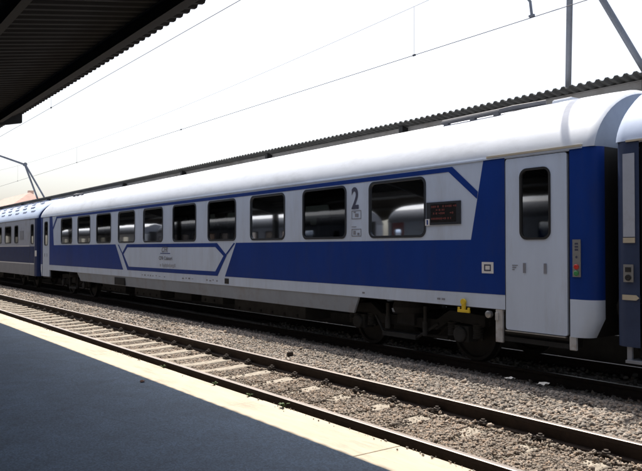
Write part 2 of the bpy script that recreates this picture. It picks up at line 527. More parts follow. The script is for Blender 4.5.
# ------------------------------------------------------------------ ballast stones (uncountable)
def rock_variants(k):
    out = []
    for i in range(k):
        bm = bmesh.new()
        bmesh.ops.create_icosphere(bm, subdivisions=1, radius=1)
        v = np.array([q.co[:] for q in bm.verts])
        f = np.array([[q.index for q in p.verts] for p in bm.faces])
        bm.free()
        v = v * (1 + rng.normal(0, .20, (len(v), 1)))
        for _ in range(4):
            nn = rng.normal(0, 1, 3); nn /= np.linalg.norm(nn)
            dd = v @ nn
            v = v - np.outer(np.maximum(0, dd - .55), nn)
        v *= rng.uniform(.65, 1.3, 3) * np.array([1, 1, .75])
        out.append((v, f))
    return out
ROCKS = rock_variants(14)
def scatter(name, P, S, m, label, cat, zf, sink=.25):
    n = len(P)
    vi = rng.integers(0, len(ROCKS), n)
    V = np.zeros((n, 12, 3), np.float32); Fa = np.zeros((n, 20, 3), np.int32)
    ang = rng.uniform(0, 2 * np.pi, n); tl = rng.normal(0, .45, n); t2 = rng.normal(0, .45, n)
    for i in range(len(ROCKS)):
        k = np.where(vi == i)[0]
        if not len(k): continue
        v, f = ROCKS[i]
        q = np.repeat(v[None], len(k), 0)
        c, s_ = np.cos(tl[k])[:, None], np.sin(tl[k])[:, None]
        y = q[:, :, 1] * c - q[:, :, 2] * s_; z = q[:, :, 1] * s_ + q[:, :, 2] * c
        c, s_ = np.cos(t2[k])[:, None], np.sin(t2[k])[:, None]
        x = q[:, :, 0] * c - z * s_; z = q[:, :, 0] * s_ + z * c
        c, s_ = np.cos(ang[k])[:, None], np.sin(ang[k])[:, None]
        xr = x * c - y * s_; yr = x * s_ + y * c
        q = np.stack([xr, yr, z], -1) * S[k][:, None, None]
        V[k] = q + P[k][:, None, :]
        Fa[k] = f[None] + (k * 12)[:, None, None]
    me = bpy.data.meshes.new(name)
    me.vertices.add(n * 12); me.vertices.foreach_set("co", V.reshape(-1))
    me.loops.add(n * 60); me.loops.foreach_set("vertex_index", Fa.reshape(-1))
    me.polygons.add(n * 20)
    me.polygons.foreach_set("loop_start", np.arange(0, n * 60, 3, dtype=np.int32))
    me.materials.append(m); me.update(calc_edges=True)
    o = bpy.data.objects.new(name, me); col.objects.link(o)
    structure(o, "stuff")
    return tag(o, label, cat)
def pts(n, x0, x1, y0, y1, power=1.0):
    u = rng.uniform(0, 1, n) ** power
    return np.stack([x1 + (x0 - x1) * u, rng.uniform(y0, y1, n)], -1)
bz = np.vectorize(bed_z)
def stones(spec):
    Ps, Ss = [], []
    for (n, x0, x1, y0, y1, pw, s0, s1, lift) in spec:
        p = pts(n, x0, x1, y0, y1, pw)
        s = rng.uniform(s0, s1, n) * np.where(rng.uniform(0, 1, n) < .06, 1.35, 1.0)
        z = bz(p[:, 0], p[:, 1]) + s * rng.uniform(-.1, .55, n) + lift
        Ps.append(np.column_stack([p, z])); Ss.append(s)
    return np.concatenate(Ps), np.concatenate(Ss)
# strip between the tracks, pale
P, S = stones([(30000, -15, -2.2, 6.17, 8.85, 1.15, .016, .035, 0), (24000, -50, -13, 6.17, 8.6, 1.25, .022, .048, 0),
               (2500, -16, -2.2, 9.1, 11.3, 1, .025, .05, 0), (900, -16, -2.2, 8.5, 9.3, 1, .022, .045, 0)])
scatter("gravel_ballast", P, S, M['stone_a'], "pale loose gravel strip between the two tracks", "gravel", bed_z)
# between the near rails and along the platform foot, browner and finer
P, S = stones([(42000, -15, -2.2, 4.66, 5.97, 1.1, .008, .025, .006), (13000, -48, -11, 4.66, 5.97, 1.2, .018, .04, .0),
               (6500, -15, -2.2, 3.74, 4.46, 1.2, .014, .034, .02), (2500, -40, -14, 3.74, 4.46, 1.2, .02, .04, .0)])
d = np.abs(P[:, 0][:, None] - SL[None, :]).min(1)
inner = (P[:, 1] > 4.6)
far = P[:, 0] < -7.6 + rng.normal(0, .9, len(P))
near_i = np.abs(P[:, 0][:, None] - SL[None, :]).argmin(1)
on = d < .13
p_lo = rng.uniform(5.42, 5.60, len(SL))[near_i]; p_hi = rng.uniform(5.72, 5.85, len(SL))[near_i]
patch = (P[:, 1] > p_lo) & (P[:, 1] < p_hi)
clipz = (d < .09) & (np.abs(np.abs(P[:, 1] - 5.3125) - .66) < .10)
drop = inner & ((on & far & (d < .105) & (rng.uniform(0, 1, len(P)) < .92)) | (on & patch & ((S > .014) | (rng.uniform(0, 1, len(P)) < .75))) | clipz)
raise_ = inner & on & ~far
P[raise_, 2] += .028
foot = inner & (np.abs(np.abs(P[:, 1] - 5.3125) - .66) < .10)
P[foot, 2] += .022
P, S = P[~drop], S[~drop]
scatter("gravel_ballast", P, S, M['stone_b'], "brown gritty gravel between and beside the near rails", "gravel", bed_z)

# grit lying along the outer lip of the coping
n = 380
P = np.column_stack([-3 - 27 * rng.uniform(0, 1, n) ** 1.4, 3.715 - np.abs(rng.normal(0, .035, n)), np.full(n, .238)])
keep = np.sin(P[:, 0] * 3.1) + np.sin(P[:, 0] * 1.3 + 1) + rng.normal(0, .5, n) > .2
P = P[keep]
scatter("edge_grit", P, rng.uniform(.004, .012, len(P)), M['stone_a'], "scattered stony grit along the outer lip of the pale platform edge", "grit", bed_z)

# ------------------------------------------------------------------ railway coach
HW = 1.43           # half width
def tri_wall(mb, outer, holes, y, mi=0):
    bm = bmesh.new()
    edges = []
    for loop in [outer] + holes:
        vs = [bm.verts.new((p[0], y, p[1])) for p in loop]
        for i in range(len(vs)):
            edges.append(bm.edges.new((vs[i], vs[(i + 1) % len(vs)])))
    bmesh.ops.triangle_fill(bm, use_beauty=True, use_dissolve=False, edges=edges)
    bm.verts.index_update()
    b = len(mb.v)
    mb.v += [tuple(v.co) for v in bm.verts]
    for f in bm.faces:
        mb.f.append(tuple(b + v.index for v in f.verts)); mb.m.append(mi)
    bm.free()

ROOF_N = 28
def roof_profile(hw, z0, h):
    out = []
    for k in range(ROOF_N + 1):
        a = math.pi * k / ROOF_N
        c, s_ = math.cos(a), math.sin(a)
        y = -hw * c
        z = z0 + h * abs(s_) ** 1.28
        out.append((y, z))
    return out

def make_bogie(parent, cx, detailed=True):
    b = MB()
    for s in (-1, 1):
        y = s * 1.02
        # side frame: swan-necked beam built of three lofted pieces
        path = [(-1.75, .70), (-1.0, .74), (-.7, .56), (.7, .56), (1.0, .74), (1.75, .70)]
        rs = [[(cx + px, y - .07, pz - .09), (cx + px, y + .07, pz - .09), (cx + px, y + .07, pz + .09), (cx + px, y - .07, pz + .09)] for px, pz in path]
        b.rings(rs, 0)
    b.box((cx - .22, -1.15, .50), (cx + .22, 1.15, .72))
    for x in (-1.72, 1.72):
        b.box((cx + x - .06, -1.0, .62), (cx + x + .06, 1.0, .76))
    bog = b.build("bogie", M['under'], parent, bevel=.012)
    for wx in (-1.3, 1.3):
        for s in (-1, 1):
            w = MB()
            c = (cx + wx, s * .7525, .46)
            k = s
            w.lathe([(.0, k * .10), (.09, k * .10), (.10, k * .05), (.38, k * .02), (.40, k * .067), (.452, k * .066),
                     (.462, -k * .04), (.485, -k * .055), (.485, -k * .075), (.40, -k * .075), (.38, -k * .03), (.09, -k * .06), (0, -k * .06)], c, 'y', 36)
            w.build("wheel", M['wheel'], bog, smooth=True)
            a = MB()
            a.box((cx + wx - .15, s * 1.02 - .12, .34), (cx + wx + .15, s * 1.02 + .12, .60))
            a.lathe([(.13, s * .12), (.13, s * .17), (.10, s * .19), (0, s * .19)], (cx + wx, s * 1.02, .46), 'y', 16)
            a.build("axle_box", M['under2'], bog, bevel=.01)
            if detailed:
                for sx in (-.27, .27):
                    sp = MB()
                    pth = [(cx + wx + sx + .075 * math.cos(t * .8), s * 1.04 + .075 * math.sin(t * .8), .40 + .0042 * t) for t in range(56)]
                    sp.tube(pth, .017, 5)
                    sp.build("coil_spring", M['under2'], bog, smooth=True)
        ax = MB(); ax.tube([(cx + wx, -.7, .46), (cx + wx, .7, .46)], .06, 12)
        ax.build("axle", M['under'], bog, smooth=True)
    if detailed:
        for s in (-1, 1):
            d = MB()
            d.tube([(cx - .45, s * 1.16, .40), (cx - .45, s * 1.16, .62)], .05, 10)
            d.tube([(cx - .45, s * 1.16, .62), (cx - .45, s * 1.16, .86)], .035, 10)
            d.build("damper", M['under2'], bog, smooth=True)
            d = MB()
            d.tube([(cx + .5, s * 1.16, .36), (cx + .5, s * 1.16, .60)], .045, 10)
            d.tube([(cx + .5, s * 1.16, .60), (cx + .5, s * 1.16, .86)], .03, 10)
            d.build("damper", M['under2'], bog, smooth=True)
            d = MB(); d.lathe([(.0, -.10), (.30, -.10), (.34, 0), (.30, .12), (0, .12)], (cx, s * 1.0, .82), 'z', 20)
            d.build("air_spring", M['under'], bog, smooth=True)
            d = MB()
            d.box((cx - .62, s * 1.10 - .05, .26), (cx + .25, s * 1.10 + .05, .34))
            d.tube([(cx - .85, s * 1.1, .60), (cx - .62, s * 1.1, .30)], .025, 6)
            d.tube([(cx + .25, s * 1.1, .30), (cx + .75, s * 1.1, .58)], .025, 6)
            d.tube([(cx - .85, s * .95, .34), (cx + .85, s * .95, .34)], .03, 6)
            d.build("brake_rigging", M['under2'], bog)
    return bog

def make_coach(name, label, loc, sp, group=None):
    """local frame: x along the track, y=-HW the side towards the photographer, z=0 rail top"""
    root = empty(name, loc, label, "coach", group)
    LX, ZR, ZC = 13.35, 3.2, sp.get('crest', .95)
    ZB = sp.get('zb', .95)                        # lower edge of the wall sheet
    wm = sp['wall_mats']
    dx, dw = sp['door']
    d0, d1 = dx - dw / 2, dx + dw / 2
    xin, xout = d0 - .008, d1 + .045
    for sgn in ((-1, 1)):
        y = sgn * HW
        w = MB()
        holes = [rrect(cx, (z0 + z1) / 2, ww - .03, z1 - z0 - .03, .13) for cx, ww, z0, z1 in sp['windows']]
        tri_wall(w, [(-xin, ZB), (xin, ZB), (xin, ZR), (-xin, ZR)], holes, y, 0)
        # strip above the doors
        for s in (-1, 1):
            a, b_ = sorted((s * xin, s * xout))
            w.poly([(a, y, 3.168), (b_, y, 3.168), (b_, y, ZR), (a, y, ZR)], 0)
        for mi, pl, lift in sp['paint']:
            yy = y + sgn * .003 * lift
            w.poly([(px, yy, pz) for px, pz in pl], mi)
        w.build("side_wall", wm, root)
        # windows
        for cx, ww, z0, z1 in sp['windows']:
            fr = MB(); cz = (z0 + z1) / 2; h = z1 - z0
            ring_xz(fr, rrect(cx, cz, ww, h, .135), rrect(cx, cz, ww - .085, h - .085, .10), y + sgn * .010, y - sgn * .05)
            f = fr.build("window", M['frame'], root)
            pn = MB(); pn.poly([(px, y - sgn * .012, pz) for px, pz in rrect(cx, cz, ww - .08, h - .08, .10)])
            p = pn.build("pane", M['glass'], f)
        # doors
        for s in (-1, 1):
            c = s * dx
            jb = MB()
            jb.box((c - dw / 2 - .06, min(y - sgn * .10, y - sgn * .05), .60), (c + dw / 2 + .06, max(y - sgn * .10, y - sgn * .05), 3.19))
            jb.build("door_frame", M['black'], root)
            db = MB()
            zt, zb = 3.16, sp['door_z']
            hole = rrect(c + sp.get('dwx', 0) * s, sp['dwin'][2], sp['dwin'][0] - .02, sp['dwin'][1] - .02, .11)
            outer = rrect(c, (zt + zb) / 2, dw, zt - zb, .035, 3)
            yo = y - sgn * .004
            tri_wall(db, outer, [hole], yo, 0)
            n = len(outer)
            rs = [[(px, yo, pz) for px, pz in outer], [(px, yo - sgn * .045, pz) for px, pz in outer]]
            db.rings(rs, 0, True, False)
            door = db.build("door", [sp['door_mat']], root)
            fr = MB()
            ring_xz(fr, rrect(c + sp.get('dwx', 0) * s, sp['dwin'][2], sp['dwin'][0], sp['dwin'][1], .12),
                    rrect(c + sp.get('dwx', 0) * s, sp['dwin'][2], sp['dwin'][0] - .06, sp['dwin'][1] - .06, .09), y + sgn * .008, y - sgn * .04)
            f = fr.build("door_window", M['black'], door)
            pn = MB(); pn.poly([(px, y - sgn * .014, pz) for px, pz in rrect(c + sp.get('dwx', 0) * s, sp['dwin'][2], sp['dwin'][0] - .05, sp['dwin'][1] - .05, .09)])
            pn.build("door_pane", M['glass'], door)
            for hx, hz in sp.get('handles', []):
                hb = MB(); hb.box((c + hx - .022, min(y, y + sgn * .006), hz - .07), (c + hx + .022, max(y, y + sgn * .006), hz + .07))
                hb.build("door_handle", M['textgrey'], door)
        # skirt between the bogies
        sk = MB()
        k0, k1 = sp['skirt']
        if k1 > k0:
            pr = [(k0, .948), (k1, .948), (k1 - .18, .64), (k0 + .35, .64)]
            rs = [[(px, y - sgn * .012 - sgn * (.03 if pz < .9 else 0), pz) for px, pz in pr], [(px, y - sgn * .05 - sgn * (.03 if pz < .9 else 0), pz) for px, pz in pr]]
            sk.rings(rs, 0)
            sk.build("skirt", M['skirt'], root)
    # roof
    rf = MB()
    rs = []
    ends = [(13.31, .90, .975), (13.27, .95, .992), (13.20, .975, 1), (12.9, .99, 1), (12.4, 1.0, 1)]
    secs = [(-e[0], e[1], e[2]) for e in ends] + [(x_, 1, 1) for x_ in np.linspace(-11, 11, 12)] + [(e[0], e[1], e[2]) for e in reversed(ends)]
    for x_, zs, ys in secs:
        rs.append([(x_, py, pz) for py, pz in roof_profile(HW * ys, ZR, ZC * zs)])
    rf.rings(rs, 0, False, False)
    for r_ in (rs[0], rs[-1]):
        b = len(rf.v); rf.v += [tuple(p) for p in r_]; rf.f.append(tuple(range(b, b + len(r_)))); rf.m.append(1)
    roof = rf.build("roof", [sp['roof_mat'], sp.get('roof_end', sp['roof_mat'])], root, smooth=True)
    gt = MB()
    for sgn in (-1, 1):
        y = sgn * HW
        gt.box((-13.15, min(y, y + sgn * .018), 3.185), (13.15, max(y, y + sgn * .018), 3.208))
    gt.build("gutter", sp['gutter_mat'], roof)
    # end walls
    for s in (-1, 1):
        e = MB()
        def plan(z, ins):
            xm = LX - ins
            r = .2
            P_ = [(xout, -HW), (max(xout + .02, xm - r), -HW)]
            for k in range(1, 9):
                a = R(-90 + 90 * k / 8)
                P_.append((xm - r + r * math.cos(a), -HW + r + r * math.sin(a)))
            return P_ + [(a, -b_) for a, b_ in reversed(P_)]
        zl = sp['end_levels']
        rs = [[(s * px, py, z) for px, py in plan(z, ins)] for z, ins, mi in zl]
        nP = len(rs[0])
        e.rings(rs, lambda i, j: (sp['end_mi'] if j == 9 else zl[i][2]), False, False)
        ew = e.build("end_wall", wm, root, smooth=True)
        if sp.get('low'): continue
        g = MB()
        yy = .62
        for k in range(4):
            x0 = LX + .002 + k * .04
            o_ = .0 if k % 2 == 0 else .035
            g.rings([[(s * x0, -yy - o_, 1.1), (s * x0, yy + o_, 1.1), (s * x0, yy + o_, 3.35 + o_), (s * x0, -yy - o_, 3.35 + o_)],
                     [(s * (x0 + .04), -yy - o_, 1.1), (s * (x0 + .04), yy + o_, 1.1), (s * (x0 + .04), yy + o_, 3.35 + o_), (s * (x0 + .04), -yy - o_, 3.35 + o_)]], 0)
        g.build("gangway_bellows", M['black'], root)
        for yb in (-.875, .875):
            bf = MB()
            bf.lathe([(.10, 0), (.10, .10), (.22, .11), (.23, .14), (.20, .16), (0, .165)] if s > 0 else [(.10, 0), (.10, -.10), (.22, -.11), (.23, -.14), (.20, -.16), (0, -.165)],
                     (s * (LX - .01), yb, 1.06), 'x', 20)
            bf.build("buffer", M['under'], root, smooth=True)
        hs = MB()
        for yh in (-.45, .40, .62):
            hs.tube([(s * LX, yh, .95), (s * (LX + .06), yh, .7), (s * (LX + .15), yh, .5), (s * (LX + .20), yh, .45)], .022, 6)
        hs.build("brake_hose", M['black'], root, smooth=True)
    # underframe
    u = MB()
    u.box((-13.2, -1.36, .93), (13.2, 1.36, 1.10))
    u.box((-13.3, -1.25, .86), (-13.0, 1.25, 1.14)); u.box((13.0, -1.25, .86), (13.3, 1.25, 1.14))
    u.build("underframe", M['under'], root)
    fl = MB(); fl.box((-13.1, -1.34, 1.20), (13.1, 1.34, 1.26)); fl.build("floor", M['interior'], root)
    if sp.get('seats'):
        ce = MB(); ce.box((-13.1, -1.3, 3.30), (13.1, 1.3, 3.33)); ce.build("ceiling", M['interior'], root)
        pt = MB()
        for xx in (-10.75, 10.75):
            pt.box((xx - .02, -1.38, 1.26), (xx + .02, -.45, 3.3)); pt.box((xx - .02, .45, 1.26), (xx + .02, 1.38, 3.3))
        pt.build("partition", M['interior'], root)
        me = None
        for i in range(20):
            xx = -9.9 + i * 1.042
            for ys in (-.85, .85):
                if me is None:
                    st = MB()
                    st.box((-.24, -.48, .36), (.22, .48, .50))
                    st.box((.16, -.48, .48), (.30, .48, 1.22), rot=Matrix.Rotation(R(8), 3, 'Y'), about=(.2, 0, .48))
                    st.box((-.20, -.40, 0), (.15, .40, .36))
                    o = st.build("seat", M['seat'], root, bevel=.03); me = o.data
                else:
                    o = bpy.data.objects.new("seat", me); col.objects.link(o); o.parent = root
                o.location = (xx, ys, 1.26)
                if i % 2: o.rotation_euler = (0, 0, math.pi)
    for cx in (-9.45, 9.45):
        make_bogie(root, cx, sp.get('detail', True))
    for (x0, x1, z0, m_) in sp.get('boxes', []):
        for sgn in (-1, 1):
            bx = MB()
            bx.box((x0, min(sgn * 1.13, sgn * .45), z0), (x1, max(sgn * 1.13, sgn * .45), .93))
            o = bx.build("equipment_box", m_, root, bevel=.015)
            if x1 - x0 > 1.2:
                for q in np.arange(x0 + .25, x1 - .1, .5):
                    la = MB(); la.box((q - .03, min(sgn * 1.13, sgn * 1.15), z0 + .04), (q + .03, max(sgn * 1.13, sgn * 1.15), z0 + .10))
                    la.build("latch", M['under'], o)
    return root, roof

# ---- blue and white coach
cx0 = -18.55
def hexring():
    """pointed-end outline band on the middle of the side, clockwise, in local x,z"""
    o = [(-3.12, 1.985), (2.95, 1.985), (3.45, 1.68), (2.98, 1.165), (-3.06, 1.165), (-3.55, 1.68)]
    i = [(-3.06, 1.885), (2.86, 1.885), (3.28, 1.665), (2.86, 1.275), (-2.95, 1.275), (-3.40, 1.665)]
    return [[o[k], o[(k + 1) % 6], i[(k + 1) % 6], i[k]] for k in range(6)]
paint = []
B = 1
X1 = 11.872
paint.append((B, [(3.90, 1.985), (11.22, 1.985), (11.47, 3.188), (X1, 3.188), (X1, 1.165), (3.36, 1.165)], 1))
paint.append((B, [(-4.12, 1.985), (-11.22, 1.985), (-11.47, 3.188), (-X1, 3.188), (-X1, 1.165), (-3.42, 1.165)], 1))
for q in hexring(): paint.append((B, q, 1))
paint.append((B, [(3.38, 1.70), (3.47, 1.70), (3.86, 1.97), (3.80, 1.985)], 2))
paint.append((B, [(-3.48, 1.70), (-3.57, 1.70), (-3.90, 1.97), (-3.84, 1.985)], 2))
# upper stripe with its slanted ends
zt, zb_ = 3.150, 3.075
paint.append((B, [(-10.84, zb_), (10.76, zb_), (10.84, zt), (-10.92, zt)], 2))
paint.append((B, [(10.76, zb_), (10.84, zt), (11.365, 2.72), (11.345, 2.61)], 2))
paint.append((B, [(-10.76, zb_), (-10.84, zt), (-11.365, 2.72), (-11.345, 2.61)], 3))
wins = [(s * (1.0575 + 2.115 * k), 1.46, 2.035, 3.055) for k in range(5) for s in (-1, 1)]
sp = dict(windows=wins, door=(12.395, 1.03), door_z=.665, door_mat=M['white'], dwin=(.52, 1.02, 2.485), dwx=0, handles=[(-.18, 1.57), (.17, 1.57)],
          wall_mats=[M['white'], M['blue'], M['black']], paint=paint, zb=.95, skirt=(-8.2, 8.48), roof_mat=M['roof'], roof_end=M['capgrey'], gutter_mat=M['white'],
          end_levels=[(.66, .13, 0), (.92, 0, 0), (1.168, 0, 1), (3.2, 0, 1)], end_mi=2, seats=True,
          boxes=[(3.3, 6.35, .33, M['under2']), (1.5, 2.7, .42, M['under2']), (-.2, .9, .40, M['under']), (-3.2, -1.2, .36, M['under2']), (-6.2, -4.0, .38, M['under'])])
coach, roof = make_coach("passenger_coach", "blue and white passenger coach with ten windows and the number 2", (cx0, 9.735, -.10), sp)
def L(x): return x - cx0
yN = -HW
def plate(name, x0, x1, z0, z1, m, parent, lift=.006, t=.012, bevel=0):
    p = MB(); p.box((x0, yN - lift - t, z0), (x1, yN - lift + .001, z1)); return p.build(name, m, parent, bevel=bevel)
# destination display
ds = plate("destination_display", L(-8.275), L(-7.53), 2.235, 2.605, M['frame'], coach, .004, .015)
sc_ = plate("display_screen", L(-8.18), L(-7.62), 2.275, 2.57, M['screen'], ds, .0185, .002)
led = MB()
rnd = random.Random(3)
for row, (zc, lo, hi) in enumerate([(2.53, -8.16, -7.64), (2.475, -8.16, -7.86), (2.42, -8.12, -7.7), (2.335, -8.16, -7.74)]):
    x = L(lo)
    while x < L(hi):
        wd = rnd.choice([.02, .028, .036])
        if rnd.random() < .82:
            hh = .016 if rnd.random() < .75 else .010
            led.box((x, yN - .0230, zc - hh), (x + wd, yN - .0210, zc + hh))
            if rnd.random() < .6:
                led.f = led.f; led.m = led.m
        x += wd + rnd.choice([.008, .010, .03])
led.build("led_segments", M['led'], sc_)
tagp = plate("sticker", L(-8.30), L(-8.20), 2.225, 2.335, M['plate'], ds, .020, .003)
stp = MB(); stp.box((L(-8.265), yN - .0250, 2.24), (L(-8.235), yN - .0235, 2.32)); stp.build("sticker_mark", M['blue'], tagp)
# class number and pictograms
text("class_number", "2", .56, (L(-10.265), yN - .006, 2.60), M['textdark'], coach, xs=.78, bold=.012)
pic = MB()
def outline(mbx, x0, x1, z0, z1, t=.012):
    for a in ((x0, z0, x1, z0 + t), (x0, z1 - t, x1, z1), (x0, z0 + t, x0 + t, z1 - t), (x1 - t, z0 + t, x1, z1 - t)):
        mbx.box((a[0], yN - .006, a[1]), (a[2], yN - .003, a[3]))
xa = L(-10.26); xb = L(-9.98)
outline(pic, xa, xb, 2.40, 2.56); pic.box((xa + .10, yN - .006, 2.44), (xa + .20, yN - .003, 2.50)); pic.box((xa + .06, yN - .006, 2.515), (xa + .12, yN - .003, 2.535))
pic.box((xa, yN - .006, 2.25), (xa + .14, yN - .003, 2.262))
outline(pic, xa, xb, 2.075, 2.215); pic.box((xa + .05, yN - .006, 2.11), (xa + .12, yN - .003, 2.18)); pic.box((xa + .17, yN - .006, 2.10), (xa + .23, yN - .003, 2.14))
pic.build("pictogram", M['textgrey'], coach)
# square badge beside the door
bd = plate("square_badge", L(-7.11), L(-6.89), 1.475, 1.645, M['plate'], coach, .004, .006)
bk = MB()
bx0, bx1, bz0, bz1 = L(-7.065), L(-6.935), 1.51, 1.61
for a in ((bx0, bz0, bx0 + .022, bz1), (bx0 + .022, bz0, bx1, bz0 + .02), (bx0 + .022, bz1 - .02, bx1, bz1), (bx1 - .02, bz0 + .02, bx1, bz1 - .02)):
    bk.box((a[0], yN - .0125, a[1]), (a[2], yN - .0102, a[3]))
bk.build("badge_mark", M['textdark'], bd)
# small marks on the white sill band
sm = MB()
for (x, z, w_, h_) in ((L(-15.2), .99, .11, .13),):
    sm.box((x, yN - .006, z), (x + w_ * 1.9, yN - .003, z + h_))
sm.build("black_marker", M['black'], coach)
recess = MB(); recess.box((L(-22.75), yN - .004, .66), (L(-21.85), yN + .03, .90))  # black slatted panel standing in for a dark recess in the skirt
for k in range(5): recess.box((L(-22.72), yN - .012, .68 + k * .043), (L(-21.88), yN - .0045, .70 + k * .043))
recess.build("skirt_recess_panel", M['black'], coach)
def stencil(x0, x1, z0, z1):
    ft = MB(); ft.box((x0, yN - .005, z0), (x1, yN - .003, z1)); ft.build("stencil_mark", M['textgrey'], coach)
for k in range(26):
    x = L(-20.6) + k * .20 + rnd.uniform(-.04, .04)
    if rnd.random() < .55:
        stencil(x, x + rnd.uniform(.05, .12), 1.03 + rnd.uniform(-.01, .01), 1.045 + rnd.uniform(0, .03))
for x in (L(-9.95), L(-8.05), L(-7.95)): stencil(x, x + .07, 1.02, 1.05)
# emblem and lettering on the central panel
text("emblem", "CFR", .21, (L(-18.98), yN - .006, 1.745), M['textgrey'], coach, xs=1.15, shear=.3, bold=.004)
ul = MB(); ul.box((L(-19.05), yN - .006, 1.70), (L(-18.38), yN - .003, 1.718)); ul.box((L(-18.88), yN - .006, 1.905), (L(-18.45), yN - .003, 1.918))
ul.build("emblem_line", M['blue'], coach)
text("lettering", "CFR Calatori", .145, (L(-19.15), yN - .006, 1.525), M['textgrey'], coach, xs=1.18, bold=.002)
l3 = MB()
x = L(-19.08)
while x < L(-18.1):
    w_ = rnd.choice([.045, .06, .075])
    l3.box((x, yN - .006, 1.33 - (0.02 if rnd.random() < .3 else 0)), (x + w_, yN - .003, 1.33 + rnd.choice([.06, .07, .09]))) if rnd.random() < .9 else None
    x += w_ + .022
l3.build("faded_lettering", M['lgrey'], coach)
# button panel right of the door
bp_ = plate("button_panel", L(-5.545), L(-5.425), 1.47, 1.97, M['metal'], coach, .003, .012)
for zc, mm, nm in ((1.605, 'red_btn', "red_button"), (1.52, 'green_btn', "green_button")):
    b = MB(); b.lathe([(.036, -.0), (.036, -.014), (.024, -.024), (0, -.024)], (L(-5.485), yN - .0152, zc), 'y', 16); b.build("push_button", M[mm], bp_, smooth=True)
for zc in (1.90, 1.86, 1.82):
    b = MB(); b.box((L(-5.51), yN - .0175, zc), (L(-5.46), yN - .0155, zc + .025)); b.build("panel_mark", M['textdark'], bp_)
b = MB(); b.lathe([(.016, 0), (.016, -.004), (0, -.004)], (L(-5.485), yN - .0152, 1.735), 'y', 12)
b.build("key_slot", M['textdark'], bp_)
# icon on the door
ic = MB()
for k in range(3):
    ic.box((L(-6.55), yN - .003, 1.60 - k * .03), (L(-6.55) + .10 - k * .03, yN + .0, 1.612 - k * .03))
ic.build("door_icon", M['textgrey'], coach)
# yellow lever below the sill
lv = MB()
lv.box((L(-7.49), yN - .05, .90), (L(-7.42), yN - .015, 1.03))
lv.box((L(-7.57), yN - .055, .855), (L(-7.33), yN - .02, .90))
lv.box((L(-7.57), yN - .05, .90), (L(-7.53), yN - .025, .935)); lv.box((L(-7.37), yN - .05, .90), (L(-7.33), yN - .025, .935))
lv.lathe([(.0, -.03), (.05, -.03), (.05, .01), (0, .01)], (L(-7.455), yN - .03, 1.02), 'y', 14)
lv.build("yellow_lever", M['yellow'], coach, bevel=.006)
# sill brackets and door step
br = MB()
br.box((L(-6.865), yN + .006, .46), (L(-6.735), yN + .05, .95))
br.box((L(-6.86), yN - .012, .78), (L(-6.80), yN + .004, .90))
br.build("sill_bracket", M['bracket'], coach, bevel=.01)
br = MB(); br.box((L(-5.615), yN + .006, .48), (L(-5.51), yN + .05, .67)); br.build("sill_bracket", M['bracket'], coach, bevel=.01)
stp = MB(); stp.box((L(-6.72), yN + .03, .49), (L(-5.63), yN + .34, .56)); stp.box((L(-6.70), yN + .10, .56), (L(-5.63), yN + .34, .655))
stp.build("door_step", M['under'], coach)
tr = MB(); tr.box((L(-6.67), yN - .015, .64), (L(-5.66), yN + .03, .655)); tr.build("step_edge", M['metal'], coach)
lamp = MB(); lamp.lathe([(.055, 0), (.055, -.06), (.04, -.07), (0, -.07)], (L(-6.98), yN + .03, .86), 'y', 14); lamp.build("side_lamp", M['metal'], coach, smooth=True)
# roof pipe and vents
for s in (-1, 1):
    rp_ = MB()
    rp_.tube([(s * 9.9, -.66, 4.07), (s * 10.5, -.66, 4.075), (s * 11.15, -.64, 4.085), (s * 11.3, -.50, 4.13), (s * 11.75, -.25, 4.175)], .042, 8)
    for xx in (10.0, 10.6, 11.1): rp_.box((s * xx - .05, -.69, 3.98), (s * xx + .05, -.62, 4.08))
    rp_.build("roof_pipe", M['roofpipe'], roof, smooth=False)
    vb = MB(); vb.box((s * 12.05 - .18, -.28, 4.10), (s * 12.05 + .18, .12, 4.185)); vb.build("roof_vent", M['roof'], roof, bevel=.03)
gs = MB(); gs.box((L(-7.0), yN - .030, 3.208), (L(-5.4), yN + .03, 3.235)); gs.build("door_gutter", M['tan'], roof)

# ---- neighbouring coaches
def simple_paint(upper, lower, line, blo=1.18, bhi=1.95):
    X = 11.8
    return None
# left: slate blue and grey
pl = []
Xd = 11.98
pl.append((1, [(-Xd, 1.19), (Xd, 1.19), (Xd, 1.94), (-Xd, 1.94)], 1))
pl.append((2, [(-Xd, 1.94), (Xd, 1.94), (Xd, 1.985), (-Xd, 1.985)], 1))
pl.append((2, [(-Xd, 1.14), (Xd, 1.14), (Xd, 1.19), (-Xd, 1.19)], 1))
pl.append((4, [(-Xd, .625), (Xd, .625), (Xd, 1.14), (-Xd, 1.14)], 1))
for s_ in (-1, 1):
    pl.append((1, [(s_ * 12.01, 1.19), (s_ * 12.79, 1.19), (s_ * 12.79, 1.94), (s_ * 12.01, 1.94)], 1))
    pl.append((2, [(s_ * 12.01, 1.14), (s_ * 12.79, 1.14), (s_ * 12.79, 1.19), (s_ * 12.01, 1.19)], 1))
    pl.append((4, [(s_ * 12.01, .64), (s_ * 12.79, .64), (s_ * 12.79, 1.14), (s_ * 12.01, 1.14)], 1))
wl_ = [(7.755 - 2.1 * k, 1.41, 2.10, 2.97) for k in range(8)] + [(9.475, .75, 2.10, 2.97), (-9.3, .75, 2.1, 2.97)]
spl = dict(windows=wl_, door=(12.4, .82), door_z=.62, door_mat=M['lgrey'], dwin=(.5, .9, 2.5), wall_mats=[M['lgrey'], M['slate'], M['plate'], M['black'], M['mgrey']], paint=pl, zb=.62,
           skirt=(0, 0), roof_mat=M['roof2'], gutter_mat=M['mgrey'], roof_end=M['slate'], end_levels=[(.62, 0, 1), (1.19, 0, 1), (1.94, 0, 1), (3.2, 0, 1)], end_mi=3, seats=True,
           boxes=[(3, 5.4, .3, M['under2']), (-3, -1, .35, M['under'])], detail=False)
